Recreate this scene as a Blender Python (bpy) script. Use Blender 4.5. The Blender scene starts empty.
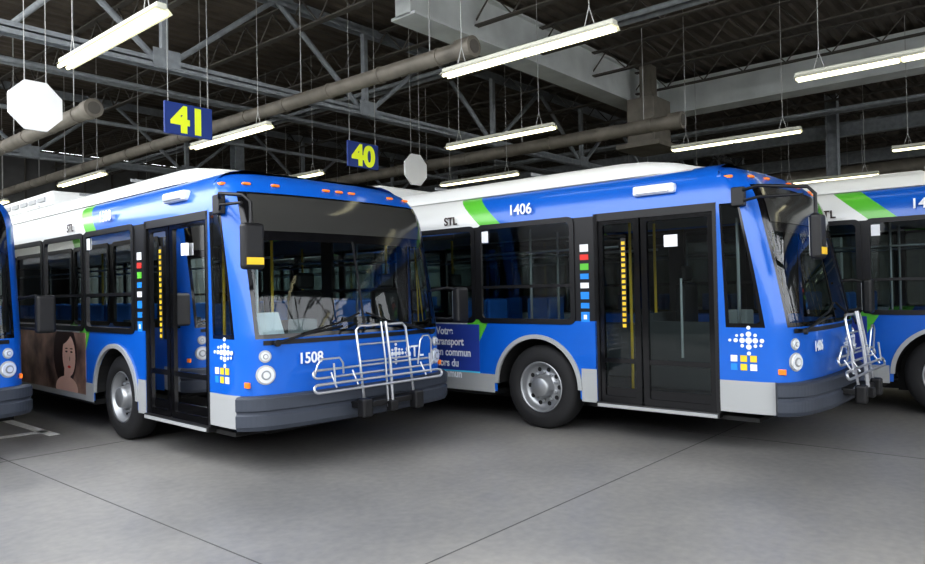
import bpy, bmesh, math, random
from mathutils import Vector, Matrix
from mathutils.geometry import tessellate_polygon
random.seed(4)
scene=bpy.context.scene
COL=bpy.context.collection
# ---------------------------------------------------------------- materials
def nt(name):
    m=bpy.data.materials.new(name);m.use_nodes=True
    return m,m.node_tree.nodes,m.node_tree.links,m.node_tree.nodes['Principled BSDF']
def pbr(name,col,rough=.5,metal=0,coat=0,emit=None,es=0,noise=0,nscale=8):
    m,n,l,b=nt(name)
    b.inputs['Base Color'].default_value=(*col,1);b.inputs['Roughness'].default_value=rough;b.inputs['Metallic'].default_value=metal
    b.inputs['Coat Weight'].default_value=coat;b.inputs['Coat Roughness'].default_value=.08
    if emit: b.inputs['Emission Color'].default_value=(*emit,1);b.inputs['Emission Strength'].default_value=es
    if noise:
        tc=n.new('ShaderNodeTexCoord');t=n.new('ShaderNodeTexNoise');t.inputs['Scale'].default_value=nscale;t.inputs['Detail'].default_value=6
        l.new(tc.outputs['Object'],t.inputs['Vector'])
        r=n.new('ShaderNodeValToRGB');r.color_ramp.elements[0].position=.3;r.color_ramp.elements[1].position=.7
        r.color_ramp.elements[0].color=(*[c*(1-noise) for c in col],1);r.color_ramp.elements[1].color=(*[min(1,c*(1+noise)) for c in col],1)
        l.new(t.outputs['Fac'],r.inputs['Fac']);l.new(r.outputs['Color'],b.inputs['Base Color'])
    return m
def glass(name,tint,rough=.02,ior=1.5):
    m,n,l,b=nt(name);n.remove(b);out=n['Material Output']
    tr=n.new('ShaderNodeBsdfTransparent');tr.inputs['Color'].default_value=(*tint,1)
    gl=n.new('ShaderNodeBsdfGlossy');gl.inputs['Roughness'].default_value=rough
    fr=n.new('ShaderNodeFresnel');fr.inputs['IOR'].default_value=ior
    mx=n.new('ShaderNodeMixShader');l.new(fr.outputs[0],mx.inputs[0]);l.new(tr.outputs[0],mx.inputs[1]);l.new(gl.outputs[0],mx.inputs[2]);l.new(mx.outputs[0],out.inputs['Surface'])
    return m
BLUE=(.006,.118,.52);GREEN=(.12,.50,.05);WHITE=(.72,.73,.71)
def paint():
    m,n,l,b=nt('bus_paint')
    b.inputs['Roughness'].default_value=.3;b.inputs['Coat Weight'].default_value=.4;b.inputs['Coat Roughness'].default_value=.04
    tc=n.new('ShaderNodeTexCoord');sp=n.new('ShaderNodeSeparateXYZ');l.new(tc.outputs['Object'],sp.inputs[0])
    def M(op,a,b_):
        q=n.new('ShaderNodeMath');q.operation=op
        for i,v in enumerate((a,b_)):
            if isinstance(v,(int,float)): q.inputs[i].default_value=v
            else: l.new(v,q.inputs[i])
        return q.outputs[0]
    Y,Z=sp.outputs['Y'],sp.outputs['Z']
    t=M('SUBTRACT',Y,M('MULTIPLY',M('SUBTRACT',Z,2.4),1.15))
    up=M('GREATER_THAN',Z,1.9)
    t2=M('ADD',M('ADD',Y,M('MULTIPLY',M('SUBTRACT',Z,1.26),.6)),-.22)
    tt=M('ADD',M('MULTIPLY',t,up),M('MULTIPLY',t2,M('SUBTRACT',1,up)))
    g=M('GREATER_THAN',tt,3.24);w=M('GREATER_THAN',tt,3.56)
    roof=M('MULTIPLY',M('GREATER_THAN',Z,2.79),M('GREATER_THAN',Y,.95))
    w=M('MAXIMUM',w,roof)
    def mix(f,a,c):
        q=n.new('ShaderNodeMix');q.data_type='RGBA';l.new(f,q.inputs[0])
        if isinstance(a,tuple): q.inputs[6].default_value=(*a,1)
        else: l.new(a,q.inputs[6])
        q.inputs[7].default_value=(*c,1);return q.outputs[2]
    c=mix(g,BLUE,GREEN);c=mix(w,c,WHITE);l.new(c,b.inputs['Base Color'])
    return m
def concrete():
    m,n,l,b=nt('concrete_floor');tc=n.new('ShaderNodeTexCoord')
    a=n.new('ShaderNodeTexNoise');a.inputs['Scale'].default_value=.35;a.inputs['Detail'].default_value=8;a.inputs['Roughness'].default_value=.6
    c=n.new('ShaderNodeTexNoise');c.inputs['Scale'].default_value=14;c.inputs['Detail'].default_value=8
    l.new(tc.outputs['Object'],a.inputs['Vector']);l.new(tc.outputs['Object'],c.inputs['Vector'])
    mx=n.new('ShaderNodeMix');mx.data_type='FLOAT';mx.inputs[0].default_value=.25;l.new(a.outputs['Fac'],mx.inputs[2]);l.new(c.outputs['Fac'],mx.inputs[3])
    r=n.new('ShaderNodeValToRGB');r.color_ramp.elements[0].position=.36;r.color_ramp.elements[1].position=.64
    r.color_ramp.elements[0].color=(.155,.155,.155,1);r.color_ramp.elements[1].color=(.285,.275,.258,1)
    l.new(mx.outputs[0],r.inputs[0]);l.new(r.outputs[0],b.inputs['Base Color'])
    rr=n.new('ShaderNodeMapRange');rr.inputs['To Min'].default_value=.28;rr.inputs['To Max'].default_value=.55;l.new(a.outputs['Fac'],rr.inputs[0]);l.new(rr.outputs[0],b.inputs['Roughness'])
    bp=n.new('ShaderNodeBump');bp.inputs['Strength'].default_value=.06;l.new(c.outputs['Fac'],bp.inputs['Height']);l.new(bp.outputs[0],b.inputs['Normal'])
    return m
def ad_brown():
    m,n,l,b=nt('ad_portrait');tc=n.new('ShaderNodeTexCoord');t=n.new('ShaderNodeTexNoise');t.inputs['Scale'].default_value=2.2;t.inputs['Detail'].default_value=3
    l.new(tc.outputs['Object'],t.inputs['Vector']);r=n.new('ShaderNodeValToRGB')
    r.color_ramp.elements[0].position=.35;r.color_ramp.elements[0].color=(.05,.025,.02,1);r.color_ramp.elements[1].position=.7;r.color_ramp.elements[1].color=(.40,.25,.19,1)
    l.new(t.outputs['Fac'],r.inputs[0]);l.new(r.outputs[0],b.inputs['Base Color']);b.inputs['Roughness'].default_value=.4
    return m
M={}
M['paint']=paint();M['white']=pbr('bus_white',WHITE,.4)
M['silver']=pbr('skirt_silver',(.38,.39,.39),.45,.1);M['bumper']=pbr('bumper_rubber',(.045,.053,.07),.5)
M['black']=pbr('black_trim',(.008,.008,.009),.45);M['gloss']=pbr('black_gloss',(.006,.006,.007),.1)
M['tyre']=pbr('tyre_rubber',(.015,.015,.016),.75);M['alu']=pbr('aluminium',(.36,.37,.38),.38,.7)
M['wshield']=glass('windshield_glass',(.78,.88,.88));M['tint']=glass('tinted_glass',(.6,.68,.67))
M['sign']=pbr('destination_glass',(.05,.05,.047),.1)
M['orange']=pbr('orange_lens',(.9,.2,.02),.3,emit=(1,.25,.02),es=.2)
M['lamp']=pbr('headlamp_lens',(.8,.83,.85),.12,.3);M['steel']=pbr('stainless_tube',(.55,.56,.58),.28,.8)
M['dgrey']=pbr('interior_dark',(.07,.075,.08),.6);M['igrey']=pbr('interior_grey',(.24,.25,.26),.6)
M['seat']=pbr('seat_fabric',(.03,.17,.55),.8);M['yellow']=pbr('yellow_sticker',(.85,.55,.03),.5);M['red']=pbr('red_sticker',(.7,.04,.03),.5)
M['gsticker']=pbr('green_sticker',GREEN,.5);M['skyblue']=pbr('blue_sticker',(.02,.25,.75),.5);M['wtext']=pbr('white_vinyl',(.85,.87,.9),.4)
M['chassis']=pbr('chassis_black',(.010,.010,.010),.8)
M['adblue']=pbr('ad_blue',(.035,.07,.34),.35);M['adcyan']=pbr('ad_cyan',(.1,.55,.8),.4);M['adbrown']=ad_brown();M['skin']=pbr('ad_skin',(.68,.43,.33),.5);M['hair']=pbr('ad_hair',(.03,.012,.01),.5)
M['beam']=pbr('truss_steel',(.28,.30,.31),.6,noise=.15);M['beamd']=pbr('joist_steel',(.12,.11,.095),.7)
M['girder']=pbr('girder_pale',(.70,.73,.71),.6,noise=.1,nscale=2);M['duct']=pbr('galvanised_duct',(.22,.20,.165),.5,.2,noise=.2,nscale=3)
M['wire']=pbr('hanger_wire',(.45,.45,.43),.5,.3);M['tube']=pbr('fluorescent_tube',(1,1,1),.5,emit=(1,.92,.58),es=3)
M['fix']=pbr('fixture_white',(.62,.62,.52),.5);M['signblue']=pbr('sign_navy',(.02,.055,.26),.5);M['signyel']=pbr('sign_yellow',(.75,.85,.03),.5,emit=(.75,.85,.03),es=.2)
M['octw']=pbr('sign_white',(.85,.85,.83),.5);M['line']=pbr('lane_paint',(.8,.8,.78),.6,noise=.15,nscale=20);M['joint']=pbr('joint_seal',(.10,.10,.10),.8)
M['reflection_sheet']=pbr('reflection_sheet',(.7,.75,.8),.6)
# ---------------------------------------------------------------- mesh builder
class MB:
    def __init__(s): s.v=[];s.f=[];s.m=[];s.sm=[];s.mats=[]
    def mi(s,m):
        if m not in s.mats: s.mats.append(m)
        return s.mats.index(m)
    def add(s,vs,fs,m,smooth=False):
        o=len(s.v);s.v+=[tuple(v) for v in vs];k=s.mi(m)
        for f in fs: s.f.append([i+o for i in f]);s.m.append(k);s.sm.append(smooth)
    def box(s,x0,x1,y0,y1,z0,z1,m,bev=0,rot=None,seg=2):
        if bev<=0 and rot is None:
            vs=[(x,y,z) for x in(x0,x1) for y in(y0,y1) for z in(z0,z1)]
            s.add(vs,[(0,1,3,2),(4,6,7,5),(0,4,5,1),(2,3,7,6),(0,2,6,4),(1,5,7,3)],m);return
        bm=bmesh.new();bmesh.ops.create_cube(bm,size=1)
        for v in bm.verts: v.co=Vector((v.co.x*(x1-x0),v.co.y*(y1-y0),v.co.z*(z1-z0)))
        if bev>0: bmesh.ops.bevel(bm,geom=bm.edges[:],offset=bev,segments=seg,affect='EDGES',profile=.5)
        c=Vector(((x0+x1)/2,(y0+y1)/2,(z0+z1)/2))
        bm.verts.index_update()
        vs=[((rot@v.co) if rot is not None else v.co)+c for v in bm.verts]
        s.add(vs,[[v.index for v in f.verts] for f in bm.faces],m,False);bm.free()
    def tube(s,pts,r,m,n=8,closed=False):
        pts=[Vector(p) for p in pts];N=len(pts);vs=[];fs=[];prev=None
        for i,p in enumerate(pts):
            a=pts[i-1] if (i>0 or closed) else p;b=pts[(i+1)%N] if (i<N-1 or closed) else p
            d=(b-a).normalized()
            if prev is None: u=d.orthogonal().normalized()
            else: u=(prev-d*prev.dot(d)).normalized()
            prev=u;w=d.cross(u)
            vs+=[p+(u*math.cos(2*math.pi*k/n)+w*math.sin(2*math.pi*k/n))*r for k in range(n)]
        for i in range(N if closed else N-1):
            j=(i+1)%N
            for k in range(n): fs.append((i*n+k,i*n+(k+1)%n,j*n+(k+1)%n,j*n+k))
        s.add(vs,fs,m,True)
        if not closed: s.add(vs,[list(range(n))[::-1],[(N-1)*n+k for k in range(n)]],m,False)
    def lathe_x(s,cx,cy,cz,prof,m,n=40,sign=1):
        vs=[];fs=[]
        for (x,r) in prof:
            vs+=[(cx+sign*x,cy+r*math.cos(2*math.pi*k/n),cz+r*math.sin(2*math.pi*k/n)) for k in range(n)]
        for i in range(len(prof)-1):
            for k in range(n): fs.append((i*n+k,i*n+(k+1)%n,(i+1)*n+(k+1)%n,(i+1)*n+k))
        s.add(vs,fs,m,True)
    def disc(s,c,nrm,r,m,n=20,thick=.01):
        c=Vector(c);nrm=Vector(nrm).normalized();u=nrm.orthogonal().normalized();w=nrm.cross(u)
        A=[c+(u*math.cos(2*math.pi*k/n)+w*math.sin(2*math.pi*k/n))*r for k in range(n)];B=[a+nrm*thick for a in A]
        s.add(A+B,[list(range(n))[::-1],list(range(n,2*n))]+[(k,(k+1)%n,n+(k+1)%n,n+k) for k in range(n)],m)
    def obj(s,name,parent=None,loc=None):
        me=bpy.data.meshes.new(name);me.from_pydata(s.v,[],s.f)
        for m in s.mats: me.materials.append(m)
        for i,p in enumerate(me.polygons):
            p.material_index=s.m[i];p.use_smooth=s.sm[i]
        bm=bmesh.new();bm.from_mesh(me);bmesh.ops.recalc_face_normals(bm,faces=bm.faces[:]);bm.to_mesh(me);bm.free()
        o=bpy.data.objects.new(name,me);COL.objects.link(o)
        if parent: o.parent=parent
        if loc: o.location=loc
        return o
def rrect(y0,y1,z0,z1,r,n=5):
    out=[]
    for cy,cz,a0 in((y1-r,z1-r,0),(y0+r,z1-r,90),(y0+r,z0+r,180),(y1-r,z0+r,270)):
        for k in range(n+1):
            a=math.radians(a0+90*k/n);out.append((cy+r*math.cos(a),cz+r*math.sin(a)))
    return out
def ring_x(mb,x,y0,y1,z0,z1,wd,m,r=.08,t=.014,sgn=-1):
    o=rrect(y0,y1,z0,z1,r);i=rrect(y0+wd,y1-wd,z0+wd,z1-wd,max(r-wd*.5,.02));n=len(o)
    xo=x+sgn*t
    vs=[(xo,*p) for p in o]+[(xo,*p) for p in i]+[(x-sgn*.02,*p) for p in o]+[(x-sgn*.02,*p) for p in i]
    fs=[]
    for k in range(n):
        j=(k+1)%n;fs+=[(k,j,n+j,n+k),(k,j,2*n+j,2*n+k),(n+k,n+j,3*n+j,3*n+k)]
    mb.add(vs,fs,m)
def text(s,parent,loc,size,mat,kind,name,ext=.002,align='CENTER',bold=0,sx=1):
    cu=bpy.data.curves.new(name,'FONT');cu.body=s;cu.size=size;cu.extrude=ext;cu.align_x=align;cu.offset=bold;cu.materials.append(mat)
    o=bpy.data.objects.new(name,cu);COL.objects.link(o);o.parent=parent
    R=Matrix(((0,0,-1),(-1,0,0),(0,1,0))) if kind=='side' else Matrix(((1,0,0),(0,0,-1),(0,1,0)))
    o.matrix_local=Matrix.Translation(loc)@R.to_4x4()@Matrix.Diagonal((sx,1,1,1));return o
# ---------------------------------------------------------------- bus
W=2.55;L=12.2
CP=[(0,.65),(0,.57),(0,.45),(0,.32),(.012,.20),(.045,.115),(.12,.035),(.24,-.015),(.5,-.06),(.85,-.09),(1.275,-.1)]
CP=CP+[(W-x,y) for x,y in CP[-2::-1]]
NC=len(CP)
def interp(tab,z):
    if z<=tab[0][0]: return tab[0][1]
    for (a,b),(c,d) in zip(tab,tab[1:]):
        if z<=c: return b+(d-b)*(z-a)/(c-a)
    return tab[-1][1]
INS=[(2.4,0),(2.5,.01),(2.58,.028),(2.66,.06),(2.72,.10),(2.77,.16),(2.81,.25),(2.84,.38)]
RK=[(.72,0),(1.22,.015),(1.7,.10),(2.16,.2),(2.4,.25),(2.6,.31),(2.72,.36),(2.84,.44)]
def plan(t):
    t=max(0,min(NC-1,t));i=min(int(t),NC-2);u=t-i
    p=[Vector(CP[max(0,min(NC-1,j))]) for j in(i-1,i,i+1,i+2)]
    return .5*((2*p[1])+(p[2]-p[0])*u+(2*p[0]-5*p[1]+4*p[2]-p[3])*u*u+(3*p[1]-p[0]-3*p[2]+p[3])*u**3)
def S(t,z,off=0):
    p=plan(t)
    if off:
        d=(plan(t+.05)-plan(t-.05)).normalized();p=p+Vector((d.y,-d.x))*off
    i=interp(INS,z);r=interp(RK,z);w=max(0,min(1,(.65-p.y)/.5))
    return Vector((W/2+(p.x-W/2)*(1-i/(W/2)),p.y+(r+i)*w,z))
def patch(mb,t0,t1,z0,z1,m,off,nt_=12,nz=4):
    vs=[S(t0+(t1-t0)*i/nt_,z0+(z1-z0)*j/nz,off) for j in range(nz+1) for i in range(nt_+1)]
    mb.add(vs,[(j*(nt_+1)+i,j*(nt_+1)+i+1,(j+1)*(nt_+1)+i+1,(j+1)*(nt_+1)+i) for j in range(nz) for i in range(nt_)],m,True)
WINS=[(2.25,3.6),(3.68,5.03),(5.11,6.46),(6.54,7.89),(7.97,9.32),(9.4,10.75)]
def bus(u,v,h,num,ad):
    E=bpy.data.objects.new('city_bus',None);COL.objects.link(E);E.location=(u,v,0);E.rotation_euler=(0,0,h)
    P_=M['paint']
    # ---- body shell
    b=MB();R=3;ts=[k/R for k in range((NC-1)*R+1)]
    zs=[.42,.72,.85,1.0,1.12,1.22,1.26,1.5,1.75,2.0,2.12,2.16,2.2,2.4,2.45,2.5,2.58,2.62,2.66,2.72,2.77,2.81,2.84]
    n=len(ts);vs=[S(t,z) for z in zs for t in ts]
    groups={}
    for j in range(len(zs)-1):
        zc=(zs[j]+zs[j+1])/2
        for i in range(n-1):
            t=(ts[i]+ts[i+1])/2;tm=min(t,NC-1-t)
            if tm>6 and 1.22<zc<2.16: m=M['gloss'] if (zc<1.26 or zc>2.12 or tm<6.34) else M['wshield']
            elif tm>6 and 2.16<zc<2.6: m=M['gloss']
            elif 1<tm<4 and 1.22<zc<2.4: m=M['gloss'] if (tm<1.34 or tm>3.66 or zc<1.26) else M['tint']
            elif zc<.72: m=M['silver'] if tm<4.6 else M['bumper']
            else: m=P_
            groups.setdefault(m,[]).append((j*n+i,j*n+i+1,(j+1)*n+i+1,(j+1)*n+i))
    for m,fs in groups.items(): b.add(vs,fs,m,True)
    zt=[z for z in zs if z>=2.4]
    for sx in(0,1):
        pts=[]
        for z in zt:
            x=interp(INS,z);x=W-x if sx else x
            pts.append((x,z))
        k=len(pts);ys=[.65,4,8,L]
        vv=[(x,y,z) for y in ys for x,z in pts]
        b.add(vv,[(a*k+q,a*k+q+1,(a+1)*k+q+1,(a+1)*k+q) for a in range(len(ys)-1) for q in range(k-1)],P_,True)
    top=[S(t,2.84) for t in ts];i=interp(INS,2.84)
    b.add(top+[Vector((W-i,L,2.84)),Vector((i,L,2.84))],[list(range(len(top)+2))],P_)
    for sx in(0,1):
        x=W if sx else 0
        ystart=.65 if sx else 1.97
        poly=[(ystart,1.26),(ystart,.40)]
        for wc in(2.77,8.97):
            for q in range(0,19):
                a=math.pi-math.pi*q/18;poly.append((wc+.58*math.cos(a),.5+.56*math.sin(a) if 0<q<18 else .40))
        poly+=[(L,.40),(L,1.26)]
        vv=[(x,y,z) for y,z in poly]
        tris=tessellate_polygon([[Vector((y,z,0)) for y,z in poly]])
        b.add(vv,[list(t_) for t_ in tris],P_)
        ed=[ystart]+[e for w_ in WINS for e in w_]+[L]
        if sx: ed=[.65,.75,2.1]+ed[1:]
        for a in range(0,len(ed),2):
            b.box(min(x,x+(.03 if not sx else -.03)),max(x,x+(.03 if not sx else -.03)),ed[a]-.03,ed[a+1]+.03,1.26,2.4,M['black'])
        sg=1 if sx else -1
        for y0,y1,z1 in((1.98,2.17,.74),(3.39,8.35,.60),(9.6,L,.6)):
            b.box(x-.004 if not sx else x,x if not sx else x+.004,y0,y1,.38,z1,M['silver'])
        for wc in(2.77,8.97):
            vv=[];fs=[]
            for q in range(25):
                a=math.pi*q/24
                for r_ in(.56,.61): vv.append((x+sg*.022,wc+r_*math.cos(a),.5+(r_-.01)*math.sin(a)))
                for r_ in(.56,.61): vv.append((x-sg*.01,wc+r_*math.cos(a),.5+(r_-.01)*math.sin(a)))
            for q in range(24):
                o=q*4;fs+=[(o,o+1,o+5,o+4),(o,o+2,o+6,o+4),(o+1,o+3,o+7,o+5)]
            b.add(vv,fs,M['silver'])
    b.box(0,W,L-.02,L,.4,2.8,M['white'])
    b.box(.5,W-.5,.5,L-.1,.26,.36,M['chassis']);b.box(.03,W-.03,3.45,8.3,.34,.40,M['chassis']);b.box(.06,W-.06,.3,2.1,.33,.37,M['chassis'])
    for sx in(0,1):
        for wc in(2.77,8.97):
            xs=(.02,.45) if not sx else (W-.45,W-.02)
            vv=[];
            for q in range(17):
                a=math.pi*q/16
                for xx in xs: vv.append((xx,wc+.57*math.cos(a),.5+.56*math.sin(a)))
            b.add(vv,[(2*q,2*q+1,2*q+3,2*q+2) for q in range(16)],M['chassis'])
            xi=xs[1] if not sx else xs[0]
            b.box(xi-.01,xi+.01,wc-.6,wc+.6,.25,1.08,M['chassis'])
    b.obj('body_shell',E)
    # ---- roof fairing and rooftop unit
    b=MB();sec=[(.2,2.80),(.24,2.92),(.34,2.985),(.6,3.01),(1.275,3.03),(1.95,3.01),(2.21,2.985),(2.31,2.92),(2.35,2.80)]
    rows=[(.85,.0),(1.0,.25),(1.2,.6),(1.5,.9),(1.8,1.0),(L,1.0)]
    vv=[(W/2+(x-W/2)*(.86+.14*k),y,2.80+(z-2.80)*k+.03*(1-k)) for y,k in rows for x,z in sec];q=len(sec)
    b.add(vv,[(a*q+c,a*q+c+1,(a+1)*q+c+1,(a+1)*q+c) for a in range(len(rows)-1) for c in range(q-1)],M['white'],True)
    for yy in(3.0,4.6,6.2,7.8,9.4): b.box(.3,2.25,yy-.008,yy+.008,3.0,3.034,M['igrey'])
    b.obj('roof_fairing',E)
    b=MB();b.box(.3,2.25,5.7,8.4,2.98,3.2,M['white'],.05)
    for k in range(6): b.box(.28,.31,5.9+k*.40,6.2+k*.40,3.06,3.12,M['silver'])
    b.box(.45,2.1,9.0,11.3,2.98,3.16,M['white'],.05);b.box(.9,1.6,3.1,3.7,2.98,3.08,M['white'],.03)
    b.obj('rooftop_unit',E)
    # ---- bumper
    b=MB();b0,b1=4.7,NC-1-4.7;N=40
    prof=[(.0,.72),(.075,.72),(.10,.70),(.10,.60),(.085,.585),(.085,.57),(.10,.555),(.10,.46),(.08,.42),(.0,.42)]
    vv=[];k=len(prof)
    for i_ in range(N+1):
        t=b0+(b1-b0)*i_/N
        for o_,z in prof:
            p=S(t,.7,o_);vv.append((p.x,p.y,z))
    fs=[(a*k+c,a*k+c+1,(a+1)*k+c+1,(a+1)*k+c) for a in range(N) for c in range(k-1)]
    fs+=[list(range(k)),[N*k+c for c in range(k)]]
    b.add(vv,fs,M['bumper']);b.obj('front_bumper',E)
    # ---- glazing side
    b=MB();g=MB()
    for sx in(0,1):
        x=W if sx else 0;sg=1 if sx else -1
        for a,c in WINS+([(.75,2.1)] if sx else []):
            ring_x(b,x,a-.02,c+.02,1.22,2.42,.06,M['black'],sgn=sg)
            g.add([(x-sg*.008,a,1.24),(x-sg*.008,c,1.24),(x-sg*.008,c,2.40),(x-sg*.008,a,2.40)],[(0,1,2,3)],M['tint'])
            b.box(min(x+sg*.008,x-sg*.02),max(x+sg*.008,x-sg*.02),a,c,1.64,1.675,M['black'])
    b.obj('window_frames',E);g.obj('side_glass',E)
    # ---- door
    b=MB()
    for a,c in((.67,1.44),(1.46,1.95)):
        o=.035
        ring_x(b,o,a,c,.40,2.36,.065,M['gloss'],r=.03,t=.02)
        b.add([(o,a+.05,.45),(o,c-.05,.45),(o,c-.05,2.32),(o,a+.05,2.32)],[(0,1,2,3)],M['tint'])
        b.box(o-.015,o+.01,a+.05,c-.05,.82,.87,M['gloss']);b.box(o-.004,o+.01,a+.05,c-.05,.45,.56,M['gloss'])
    b.box(0,.06,.64,.68,.38,2.42,M['black']);b.box(0,.06,1.94,1.99,.38,2.42,M['black']);b.box(0,.06,.65,1.97,2.34,2.42,M['black'])
    b.box(-.03,.25,.64,1.98,.345,.40,M['black'],.01);b.box(-.034,-.028,.66,1.96,.35,.385,M['silver'])
    for k in range(16): b.box(.006,.013,1.62,1.66,1.2+k*.058,1.2+k*.058+.034,M['yellow'])
    b.box(.012,.016,1.61,1.67,1.18,2.14,M['black'])
    b.box(.006,.016,1.04,1.18,2.02,2.14,M['wtext']) ;b.box(.07,.1,.72,.74,1.0,1.9,M['yellow'])
    b.tube([(.10,1.05,.9),(.10,1.05,1.7)],.014,M['steel']);b.tube([(.10,1.55,.9),(.10,1.55,1.9)],.014,M['steel'])
    b.obj('entrance_door',E)
    b=MB();b.box(-.03,.06,1.05,1.5,2.56,2.66,M['wtext'],.02);b.box(-.045,-.02,1.1,1.45,2.575,2.60,M['steel'],.004);b.obj('door_lamp',E)
    # ---- stickers
    b=MB()
    for k,(m,z0,z1) in enumerate((('wtext',2.02,2.1),('red',1.93,1.99),('gsticker',1.82,1.89),('skyblue',1.72,1.78),('wtext',1.62,1.68),('skyblue',1.50,1.58),('skyblue',1.40,1.46),('skyblue',1.25,1.36))):
        b.box(-.004,0,2.055,2.16,z0,z1,M[m])
    b.box(-.0055,-.003,2.085,2.125,1.28,1.33,M['wtext'])
    for y,z,m in((.50,.93,'wtext'),(.50,.85,'skyblue'),(.41,.93,'yellow'),(.41,.85,'yellow'),(.32,.93,'yellow'),(.32,.85,'wtext')):
        b.box(-.006,.0,y-.03,y+.03,z-.03,z+.03,M[m])
    pts=[(0,0,.03),(.06,0,.025),(-.06,0,.025),(0,.06,.025),(0,-.06,.025),(.12,0,.02),(-.12,0,.02),(0,.12,.018),(0,-.12,.018),(.06,.05,.016),(-.06,.05,.016),(.06,-.05,.016),(-.06,-.05,.016),(.175,0,.014),(.11,.045,.013),(-.11,-.045,.013)]
    for dy,dz,r_ in pts: b.disc((.0,.36+dy,1.1+dz),(-1,0,0),r_,M['wtext'],12,.007)
    b.box(-.004,0,3.55-.1,3.55,2.2,2.34,M['wtext'])
    b.obj('decals',E)
    text(num,E,(-.022,2.95,2.505),.17,M['wtext'],'side','fleet_number',bold=.003)
    text('STL',E,(-.014,4.05,2.46),.14,M['hair'],'side','operator_letters',bold=.003)
    text(num,E,(.62,-.085,.98),.14,M['wtext'],'front','fleet_number_front',bold=.003)
    text('STL',E,(1.95,-.092,.93),.17,M['wtext'],'front','operator_letters_front',bold=.003)
    b=MB()
    for dy,dz,r_ in pts: b.disc((1.68+dy*.8,-.086,.98+dz*.8),(0,-1,0),r_*.85,M['wtext'],12,.007)
    b.obj('front_emblem',E)
    # ---- ad panel
    b=MB()
    if ad=='blue':
        b.box(-.006,0,3.62,6.9,.6,1.2,M['adblue']);b.box(-.007,0,3.62,6.9,.6,.62,M['adcyan']);b.obj('ad_panel',E)
        text('Votre\ntransport\nen commun\nhors du\ncommun',E,(-.008,4.34,1.07),.135,M['wtext'],'side','ad_text',ext=.001,align='LEFT',bold=.004,sx=.9)
    else:
        b.box(-.006,0,3.62,6.9,.45,1.2,M['adbrown'])
        def ell(cy,cz,ry,rz,m,xx,tilt=0):
            vv=[]
            for a in range(28):
                p,q_=ry*math.cos(a*math.pi/14),rz*math.sin(a*math.pi/14)
                y_=cy+p*math.cos(tilt)-q_*math.sin(tilt);z_=min(1.2,max(.45,cz+p*math.sin(tilt)+q_*math.cos(tilt)));vv.append((xx,y_,z_))
            b.add(vv,[list(range(28))],M[m])
        cy=4.2
        ell(cy+.10,.92,.40,.42,'hair',-.007,.2);ell(cy+.05,.48,.38,.16,'skin',-.0075);ell(cy+.02,.66,.11,.2,'skin',-.008)
        ell(cy-.04,.90,.22,.26,'skin',-.0085,-.12);ell(cy+.12,1.14,.26,.09,'hair',-.009,-.3);ell(cy-.13,.95,.04,.012,'hair',-.0095);ell(cy+.04,.95,.04,.012,'hair',-.0095)
        ell(cy-.13,.99,.05,.007,'hair',-.0095);ell(cy+.04,.99,.05,.007,'hair',-.0095);ell(cy-.05,.76,.05,.016,'red',-.0095);ell(cy-.07,.86,.015,.03,'adbrown',-.0095)
        b.obj('ad_panel',E)
    # ---- front details
    b=MB()
    patch(b,6.75,NC-1-6.75,2.21,2.56,M['sign'],.006,24,4)
    for t in(6.8,8.0,9.6,10,10.4,12.0,13.2):
        p=S(t,2.665);b.box(p.x-.04,p.x+.04,p.y-.03,p.y+.02,2.652,2.678,M['orange'],.01)
    p=S(4.6,2.665);b.box(p.x-.02,p.x+.03,p.y-.04,p.y+.04,2.65,2.68,M['orange'],.008)
    for w_ in(.2,W-.2):
        t=6.7 if w_<1 else NC-1-6.7
        for z,r_,mt in((.9,.072,'lamp'),(1.065,.04,'lamp')):
            p=S(t,z);nr=Vector((-.35 if w_<1 else .35,-1,0)).normalized()
            b.disc(p-nr*.01,nr,r_+.016,M['silver'],24,.014);b.disc(p,nr,r_,M[mt],24,.02);b.disc(p+nr*.02,nr,r_*.6,M['igrey'],20,.006);b.disc(p+nr*.02,nr,r_*.4,M[mt],20,.012)
        p=S(5.2 if w_<1 else NC-1-5.2,.82);b.box(p.x-.012,p.x+.012,p.y-.05,p.y+.05,.79,.84,M['orange'],.005)
    patch(b,6.6,NC-1-6.6,1.165,1.205,M['black'],.008,24,1)
    patch(b,9.97,10.03,1.24,2.14,M['black'],.004,1,10)
    b.obj('front_fittings',E)
    # wipers
    b=MB()
    for sx,t0,t1 in((0,7.2,9.3),(1,12.6,10.6)):
        a=S(t0,1.18,.04);c=S(t1,1.30,.05);b.tube([a,(a+c)/2+Vector((0,-.02,.02)),c],.012,M['black'])
        d0=S(t1-1.1*(1 if not sx else -1),1.255,.03);d1=S(t1+(.55 if not sx else -.55),1.42,.03);b.tube([d0,S(t1,1.34,.035),d1],.01,M['black'])
        b.disc(a,(0,-1,0),.03,M['black'],12,.03)
    b.obj('wipers',E)
    # ---- mirrors
    b=MB()
    b.tube([(.0,.42,2.50),(-.12,.2,2.52),(-.14,-.22,2.46),(-.1,-.27,2.40),(-.1,-.27,2.2)],.016,M['black'])
    b.tube([(.0,.42,2.40),(-.11,.2,2.42),(-.13,-.18,2.40)],.013,M['black'])
    b.box(-.04,.03,.36,.48,2.36,2.54,M['black'],.01)
    b.box(-.20,.0,-.33,-.24,1.83,2.22,M['black'],.03,seg=3)
    b.box(-.18,-.02,-.238,-.233,1.86,2.19,M['alu']);b.box(-.18,-.02,-.336,-.331,1.87,1.93,M['yellow'])
    b.obj('kerb_mirror',E)
    b=MB()
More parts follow.
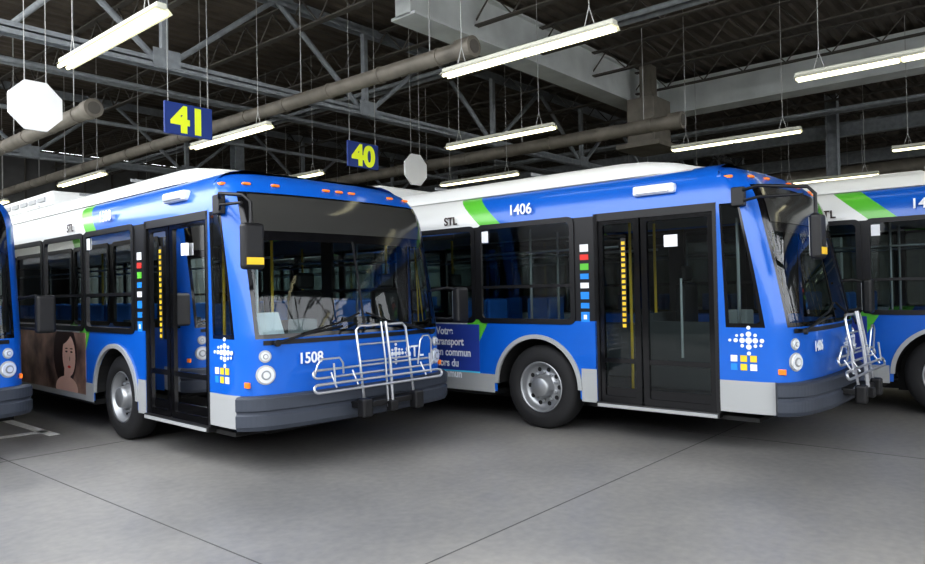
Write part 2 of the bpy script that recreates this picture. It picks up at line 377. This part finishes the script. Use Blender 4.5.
    b.tube([(W-.03,.25,1.62),(W+.08,.05,1.66),(W+.12,-.1,1.62)],.014,M['black']);b.tube([(W-.03,.25,1.32),(W+.08,.05,1.30),(W+.12,-.1,1.34)],.014,M['black'])
    b.box(W+.03,W+.22,-.16,-.06,1.26,1.66,M['black'],.03,seg=3);b.box(W+.05,W+.2,-.058,-.052,1.3,1.62,M['alu'])
    b.obj('driver_mirror',E)
    # ---- bike rack (folded up)
    b=MB();st=M['steel']
    b.tube([(1.05,-.18,.56),(1.05,-.27,.56),(1.05,-.32,.62),(1.05,-.27,.95),(1.05,-.22,1.26),(1.09,-.215,1.30),(1.66,-.215,1.30),(1.70,-.22,1.26),(1.70,-.27,.95),(1.70,-.32,.62),(1.70,-.27,.56),(1.70,-.18,.56)],.014,st)
    b.tube([(1.40,-.34,.50),(1.40,-.31,.95),(1.40,-.25,1.33)],.017,st);b.tube([(1.34,-.34,.50),(1.34,-.31,.95),(1.34,-.25,1.33)],.011,st)
    def loop(y0,z0,y1,z1,w0,w1,r):
        pts=[]
        for k in range(9):
            a=math.pi/2+math.pi*k/8;pts.append((w0+.05+.05*math.cos(a),(y0+y1)/2+(y1-y0)/2*math.sin(a),(z0+z1)/2+(z1-z0)/2*math.sin(a)))
        for k in range(9):
            a=-math.pi/2+math.pi*k/8;pts.append((w1-.05+.05*math.cos(a),(y0+y1)/2+(y1-y0)/2*math.sin(a),(z0+z1)/2+(z1-z0)/2*math.sin(a)))
        b.tube(pts,r,st,8,True)
    loop(-.37,.73,-.35,.80,.45,2.08,.013);loop(-.29,.85,-.265,.92,.50,2.03,.012)
    for w0,w1,zt_ in((.52,.85,1.02),(1.82,2.02,1.16)):
        b.tube([(w0,-.27,.87),(w0+.02,-.29,zt_-.05),(w0+.06,-.29,zt_),(w1-.06,-.29,zt_),(w1-.02,-.29,zt_-.05),(w1,-.27,.87)],.010,st)
        b.tube([((w0+w1)/2,-.36,.78),((w0+w1)/2,-.34,.98)],.010,st)
    b.tube([(1.05,-.24,1.12),(1.70,-.24,1.12)],.010,st);b.tube([(1.05,-.28,.96),(1.70,-.28,.96)],.010,st)
    for w_ in(.7,.95,1.85): b.tube([(w_,-.36,.76),(w_,-.28,.89)],.010,st)
    b.box(1.0,1.75,-.34,-.14,.52,.58,M['black'],.01);b.box(.98,1.10,-.40,-.30,.44,.62,M['black'],.02);b.box(1.66,1.78,-.40,-.30,.44,.62,M['black'],.02);b.box(1.33,1.42,-.40,-.32,.46,.56,M['black'],.01)
    b.obj('bike_rack',E)
    # ---- wheels
    b=MB()
    for sx in(0,1):
        for wc in(2.77,8.97):
            sg=-1 if sx else 1;x=W if sx else 0
            b.lathe_x(x,wc,.485,[(.34,.2),(.34,.42),(.30,.475),(.27,.485),(.12,.485),(.085,.47),(.06,.43),(.05,.36),(.055,.31),(.07,.295)],M['tyre'],48,sg)
            b.lathe_x(x,wc,.485,[(.07,.295),(.06,.285),(.075,.27),(.12,.255),(.15,.235),(.155,.15),(.13,.135),(.09,.125),(.045,.115),(.035,.10),(.035,.0)],M['alu'],40,sg)
            for k in range(10):
                a=2*math.pi*k/10
                b.disc((x+sg*.153,wc+.205*math.cos(a),.485+.205*math.sin(a)),(-sg,0,0),.026,M['chassis'],12,.004)
                a+=math.pi/10
                b.disc((x+sg*.15,wc+.168*math.cos(a),.485+.168*math.sin(a)),(-sg,0,0),.016,M['steel'],8,.03)
    b.obj('wheels',E)
    # ---- interior
    b=MB()
    b.box(.48,W-.48,.35,L-.1,.365,.39,M['dgrey']);b.box(.06,.48,.65,2.1,.372,.39,M['dgrey'])
    b.box(.1,W-.1,.7,L-.1,2.42,2.44,M['igrey']);b.box(.05,W-.05,L-.3,L-.1,.4,2.4,M['dgrey'])
    b.box(.28,W-.12,.16,.5,.5,1.12,M['dgrey'],.05);b.box(1.4,W-.12,.4,.72,.8,1.15,M['dgrey'],.05)
    b.box(.3,.9,.2,.45,1.12,1.2,M['igrey'],.03)
    b.box(.17,.52,.235,.245,1.22,1.46,M['reflection_sheet'],rot=Matrix.Rotation(-.45,3,'X'))  # pale sheet on the dash, stands in for light reflections low in the windshield
    c=Vector((1.88,.80,1.18));ax=Vector((0,.5,.85)).normalized();u_=Vector((1,0,0));w_=ax.cross(u_)
    b.tube([c+(u_*math.cos(a*math.pi/12)+w_*math.sin(a*math.pi/12))*.23 for a in range(24)],.016,M['black'],8,True)
    for a in(0,2.1,4.2): b.tube([c,c+(u_*math.cos(a)+w_*math.sin(a))*.23],.014,M['black'])
    b.tube([c,c-ax*.35-Vector((0,.15,0))],.04,M['black'])
    b.box(1.62,2.14,1.25,1.75,.88,1.0,M['black'],.05);b.box(1.64,2.12,1.7,1.82,1.0,1.66,M['black'],.05);b.box(1.75,2.01,1.72,1.80,1.68,1.88,M['black'],.04);b.box(1.75,2.0,1.35,1.65,.4,.9,M['dgrey'],.02)
    b.box(1.35,1.4,1.0,2.0,.4,1.2,M['dgrey']);b.box(1.35,W-.1,1.98,2.02,.4,1.3,M['dgrey'])
    b.box(1.1,1.32,.75,1.0,.4,1.35,M['igrey'],.02)
    for x0 in(.47,W-.57): b.box(x0,x0+.1,2.15,3.4,.4,1.1,M['dgrey'],.02)
    for x0 in(.06,W-.57): b.box(x0,x0+.5,2.15,3.4,1.07,1.12,M['dgrey'],.01)
    y=3.95
    while y<11.3:
        for x0 in(.12,.58,1.55,2.0):
            b.box(x0,x0+.42,y-.42,y,.80,.88,M['seat'],.02);b.box(x0,x0+.42,y-.02,y+.06,.85,1.5,M['seat'],.03);b.box(x0+.1,x0+.32,y-.3,y-.1,.4,.8,M['dgrey'])
        y+=.78
    for yy in(2.05,3.5,5.0,6.6,8.2,9.8):
        for x0 in(.95,1.6): b.tube([(x0,yy,.4),(x0,yy,2.42)],.018,M['yellow'] if yy in(2.05,5.0) else M['steel'])
    for x0 in(.75,1.8): b.tube([(x0,2.1,2.1),(x0,11,2.1)],.016,M['steel'])
    b.tube([(.5,.62,.4),(.5,.62,2.3)],.018,M['steel']);b.tube([(.2,.62,1.05),(1.05,.62,1.05)],.018,M['steel'])
    b.obj('interior',E)
    return E
bus(3.4736,5.4646,-.0263,'1508','brown')
bus(6.7516,1.9137,-.0075,'1406','blue')
bus(10.02,-1.70,0,'1402','blue')
bus(.16,8.4,-.02,'1511','brown')
# ---------------------------------------------------------------- room
XW,X0,X1,YW,Y0,Y1,H=-10,1.5,34,-16,-9,28,7.0
b=MB();b.add([(-60,-60,0),(60,-60,0),(60,60,0),(-60,60,0)],[(0,1,2,3)],concrete());b.obj('floor')
b=MB();jm=M['joint']
for uu in(2.44-5.2,2.44,7.64,12.84,18.04): b.box(uu-.005,uu+.005,YW,Y1,.0005,.0025,jm)
for vv_ in(2.93-5.2,2.93-10.4,2.93,8.13,13.33,18.5): b.box(XW,33.9,vv_-.005,vv_+.005,.0005,.0025,jm)
b.obj('floor_joints')
b=MB()
for uu in(3.25,6.5,10.0): b.box(uu-.06,uu+.06,9.2,24,.001,.004,M['line'])
b.box(.2,3.3,9.50,9.66,.001,.004,M['line']);b.obj('lane_markings')
b=MB();vv=[];y=Y0
prof=[(0,0),(.06,0),(.09,.045),(.15,.045),(.18,0)]
ys=[]
while y<Y1:
    for dx,dz in prof[:-1]: ys.append((y+dx*1.6,dz))
    y+=.288
for yy,dz in ys: vv+=[(X0,yy,H+dz),(X1,yy,H+dz)]
b.add(vv,[(2*i,2*i+1,2*i+3,2*i+2) for i in range(len(ys)-1)],pbr('roof_deck',(.125,.105,.083),.6,.1,noise=.25,nscale=1.5))
b.box(X0,X1,Y0,Y1,H+.06,H+.2,M['beamd']);b.obj('ceiling')
wm=pbr('wall_panel',(.15,.15,.145),.7,noise=.15,nscale=2)
b=MB();b.box(XW,X1,Y1,Y1+.2,0,H,wm)
for k in range(44): b.box(XW+k,XW+k+.06,Y1-.05,Y1,0,H,M['beamd'])
b.obj('wall_back')
b=MB();b.box(X1,X1+.2,YW,Y1,0,H,wm)
for k in range(44): b.box(X1-.05,X1,YW+k,YW+k+.06,0,H,M['beamd'])
b.obj('wall_right')
b=MB();b.box(XW-.2,XW,YW,Y1,0,5.0,wm)  # unseen wall, added so the side glass reflects dark instead of sky
for k in range(44): b.box(XW,XW+.05,YW+k,YW+k+.06,0,5.0,M['beamd'])
b.obj('added_wall_left')
b=MB();b.box(XW,X1,YW-.2,YW,0,4.5,wm)  # unseen wall ahead of the buses, added to keep glass reflections dark
for k in range(44): b.box(XW+k,XW+k+.06,YW,YW+.05,0,4.5,M['beamd'])
b.obj('added_wall_front')
XI=X1-.2;YI=Y1-.1
def truss(v,z0,z1,ph):
    b=MB();m=M['beam']
    for z in(z0,z1): 
        b.box(X0,XI,v-.09,v+.09,z-.012,z+.012,m);b.box(X0,XI,v-.09,v-.075,z-.08,z+.08,m);b.box(X0,XI,v+.075,v+.09,z-.08,z+.08,m)
    u=ph
    while u<XI-2.1:
        if u>X0:
            b.box(u-.05,u+.05,v-.05,v+.05,z0,z1,m);b.box(u-.22,u+.22,v-.1,v-.092,z0-.06,z0+.22,m)
            b.tube([(u+.05,v,z0),(u+2.05,v,z1)],.055,m,4)
        if u+2.1>X0: b.tube([(u+4.1,v,z0),(u+2.1,v,z1)],.055,m,4)
        u+=4.15
    b.obj('roof_truss')
truss(10.6,5.22,6.85,5.37-4.15*3);truss(19.5,5.22,6.85,5.37-12.45+1);truss(-8.8,5.22,6.85,5.37-12.45)
b=MB();u=X0+.1
while u<XI:
    b.box(u-.06,u+.06,Y0,YI,6.90,6.93,M['beamd']);b.box(u-.06,u+.06,Y0,YI,6.38,6.41,M['beamd'])
    y=Y0
    while y<YI-1:
        b.tube([(u,y,6.40),(u,y+.45,6.9),(u,y+.9,6.40)],.018,M['beamd'],4);y+=.9
    u+=2.075
b.obj('ceiling_joists')
b=MB();gm=M['girder']
b.box(8.2,17.8,8.0,8.35,6.15,6.95,gm);b.box(8.2,17.8,7.9,8.45,6.12,6.17,gm);b.box(8.2,17.8,7.9,8.45,6.93,6.97,gm)
b.box(17.4,17.8,Y0,8.0,6.1,6.9,gm);b.box(17.3,17.9,Y0,8.0,6.06,6.11,gm)
b.obj('crane_girder')
for u,v in((22,4.95),(22,19.2),(12,19.2),(30,10.3)):
    b=MB();m=M['beam'];b.box(u-.15,u+.15,v-.15,v-.135,0,6.95,m);b.box(u-.15,u+.15,v+.135,v+.15,0,6.95,m);b.box(u-.01,u+.01,v-.135,v+.135,0,6.95,m);b.box(u-.25,u+.25,v-.25,v+.25,0,.03,m);b.obj('steel_column')
for u,z in((22.4,6.0),(27,5.9)):
    b=MB();b.box(u-.12,u+.12,Y0,YI,z-.2,z-.18,M['beam']);b.box(u-.12,u+.12,Y0,YI,z+.18,z+.2,M['beam']);b.box(u-.01,u+.01,Y0,YI,z-.18,z+.18,M['beam']);b.obj('roof_beam')
HW=6.92
def duct(u,z,v0,v1,r,cap=True):
    b=MB();d=M['duct'];b.tube([(u,v0,z),(u,v1,z)],r,d,24)
    y=v0+.6
    while y<v1: b.tube([(u,y,z),(u,y+.04,z)],r+.012,d,24);y+=1.2
    if cap: b.tube([(u,v0-.02,z),(u,v0+.25,z)],r+.03,d,24);b.disc((u,v0-.02,z),(0,-1,0),r*.8,M['beamd'],24,.01)
    y=v0+.8
    while y<v1: b.tube([(u,y,z+r),(u,y,HW)],.01,M['wire'],5);y+=3
    b.obj('air_duct')
duct(7.4,4.93,6.05,27.9,.115);duct(13.2,4.85,5.6,27.9,.14);duct(5.0,4.8,12.3,27.9,.13);duct(25,5.1,-2,27.9,.25)
b=MB();b.box(15.4,16.3,7.2,7.9,5.0,6.1,M['duct'],.02);b.box(15.2,16.5,7.0,8.1,4.9,5.02,M['duct'],.01);b.box(15.7,16.0,7.4,7.7,6.1,HW,M['duct']);b.obj('duct_plenum')
b=MB()
for u,z in((10.9,6.2),(11.15,6.2),(19.2,5.9),(19.5,5.9),(4.0,6.1)): b.tube([(u,Y0,z),(u,YI,z)],.05,M['beam'],8)
for v,z in((14.2,5.9),(14.4,5.9),(16.5,5.6)): b.tube([(X0,v,z),(XI,v,z)],.05,M['beam'],8)
b.obj('ceiling_pipes')
FL=2.33
def fixture(u,v,z=4.25):
    b=MB()
    b.box(u-.05,u+.05,v,v+FL,z+.03,z+.09,M['fix'],.01)
    for s in(-1,1): b.add([(u+s*.105,v,z+.0),(u+s*.05,v,z+.05),(u+s*.05,v+FL,z+.05),(u+s*.105,v+FL,z+.0)],[(0,1,2,3)],M['fix'])
    for s in(-.045,.045):
        b.tube([(u+s,v+.02,z),(u+s,v+FL/2-.02,z)],.022,M['tube'],8);b.tube([(u+s,v+FL/2+.02,z),(u+s,v+FL-.02,z)],.022,M['tube'],8)
    for y in(.3,2.05):
        b.tube([(u,v+y-.06,z+.1),(u,v+y,z+.3),(u,v+y,HW)],.006,M['wire'],5);b.tube([(u,v+y+.06,z+.1),(u,v+y,z+.3)],.006,M['wire'],5)
    b.obj('fluorescent_light')
for r in range(0,9):
    u=3.18+3.29*r
    for k in range(-2,4):
        v=(.28 if r%2==0 else 3.42)+6.02*k
        if Y0<v<25: fixture(u,v)
def number_sign(u,v,s,z):
    b=MB();b.box(u-.36,u+.36,v-.02,v+.02,z-.225,z+.225,M['signblue'],.008)
    for dx in(-.3,.3): b.tube([(u+dx,v,z+.22),(u+dx,v,HW)],.006,M['wire'],5)
    o=b.obj('bay_number_sign')
    text(s,o,(u,v-.024,z-.175),.5,M['signyel'],'front','numerals',bold=.022,sx=1.05)
number_sign(5.14,9.46,'41',4.12);number_sign(8.42,9.46,'40',4.06)
def octo(u,v,z=4.0):
    b=MB();R=.325;A=[(u+R*math.cos(math.pi/8+k*math.pi/4),z+R*math.sin(math.pi/8+k*math.pi/4)) for k in range(8)]
    vv=[(x,v-.02,zz) for x,zz in A]+[(x,v+.02,zz) for x,zz in A]
    b.add(vv,[list(range(8)),list(range(8,16))]+[(k,(k+1)%8,8+(k+1)%8,8+k) for k in range(8)],M['octw'])
    for dx in(-.12,.12): b.tube([(u+dx,v,z+.30),(u+dx,v,HW)],.006,M['wire'],5)
    b.obj('octagonal_sign')
octo(3.22,9.6);octo(9.9,9.6)
# ---------------------------------------------------------------- light
w=bpy.data.worlds.new('World');scene.world=w;w.use_nodes=True
bg=w.node_tree.nodes['Background'];bg.inputs[0].default_value=(.93,.955,1,1);bg.inputs[1].default_value=4.8
scene.view_settings.view_transform='Standard'
try: scene.view_settings.look='Medium High Contrast'
except Exception as e: print('look',e)
scene.view_settings.exposure=0
# ---------------------------------------------------------------- camera
f,yaw,a,c,hh=708.37,.7069,.0136,.0201,1.6098
F=Vector((math.cos(yaw)*math.cos(a),math.sin(yaw)*math.cos(a),math.sin(a)))
up0=Vector((-math.cos(yaw)*math.sin(a),-math.sin(yaw)*math.sin(a),math.cos(a)));r0=Vector((math.sin(yaw),-math.cos(yaw),0))
right=r0*math.cos(c)-up0*math.sin(c);up=r0*math.sin(c)+up0*math.cos(c)
cd=bpy.data.cameras.new('camera');cd.sensor_width=36;cd.lens=f/925*36;cd.clip_start=.05;cd.clip_end=300
co=bpy.data.objects.new('camera',cd);COL.objects.link(co)
m=Matrix((( right.x,up.x,-F.x,0),(right.y,up.y,-F.y,0),(right.z,up.z,-F.z,hh),(0,0,0,1)));co.matrix_world=m
scene.camera=co
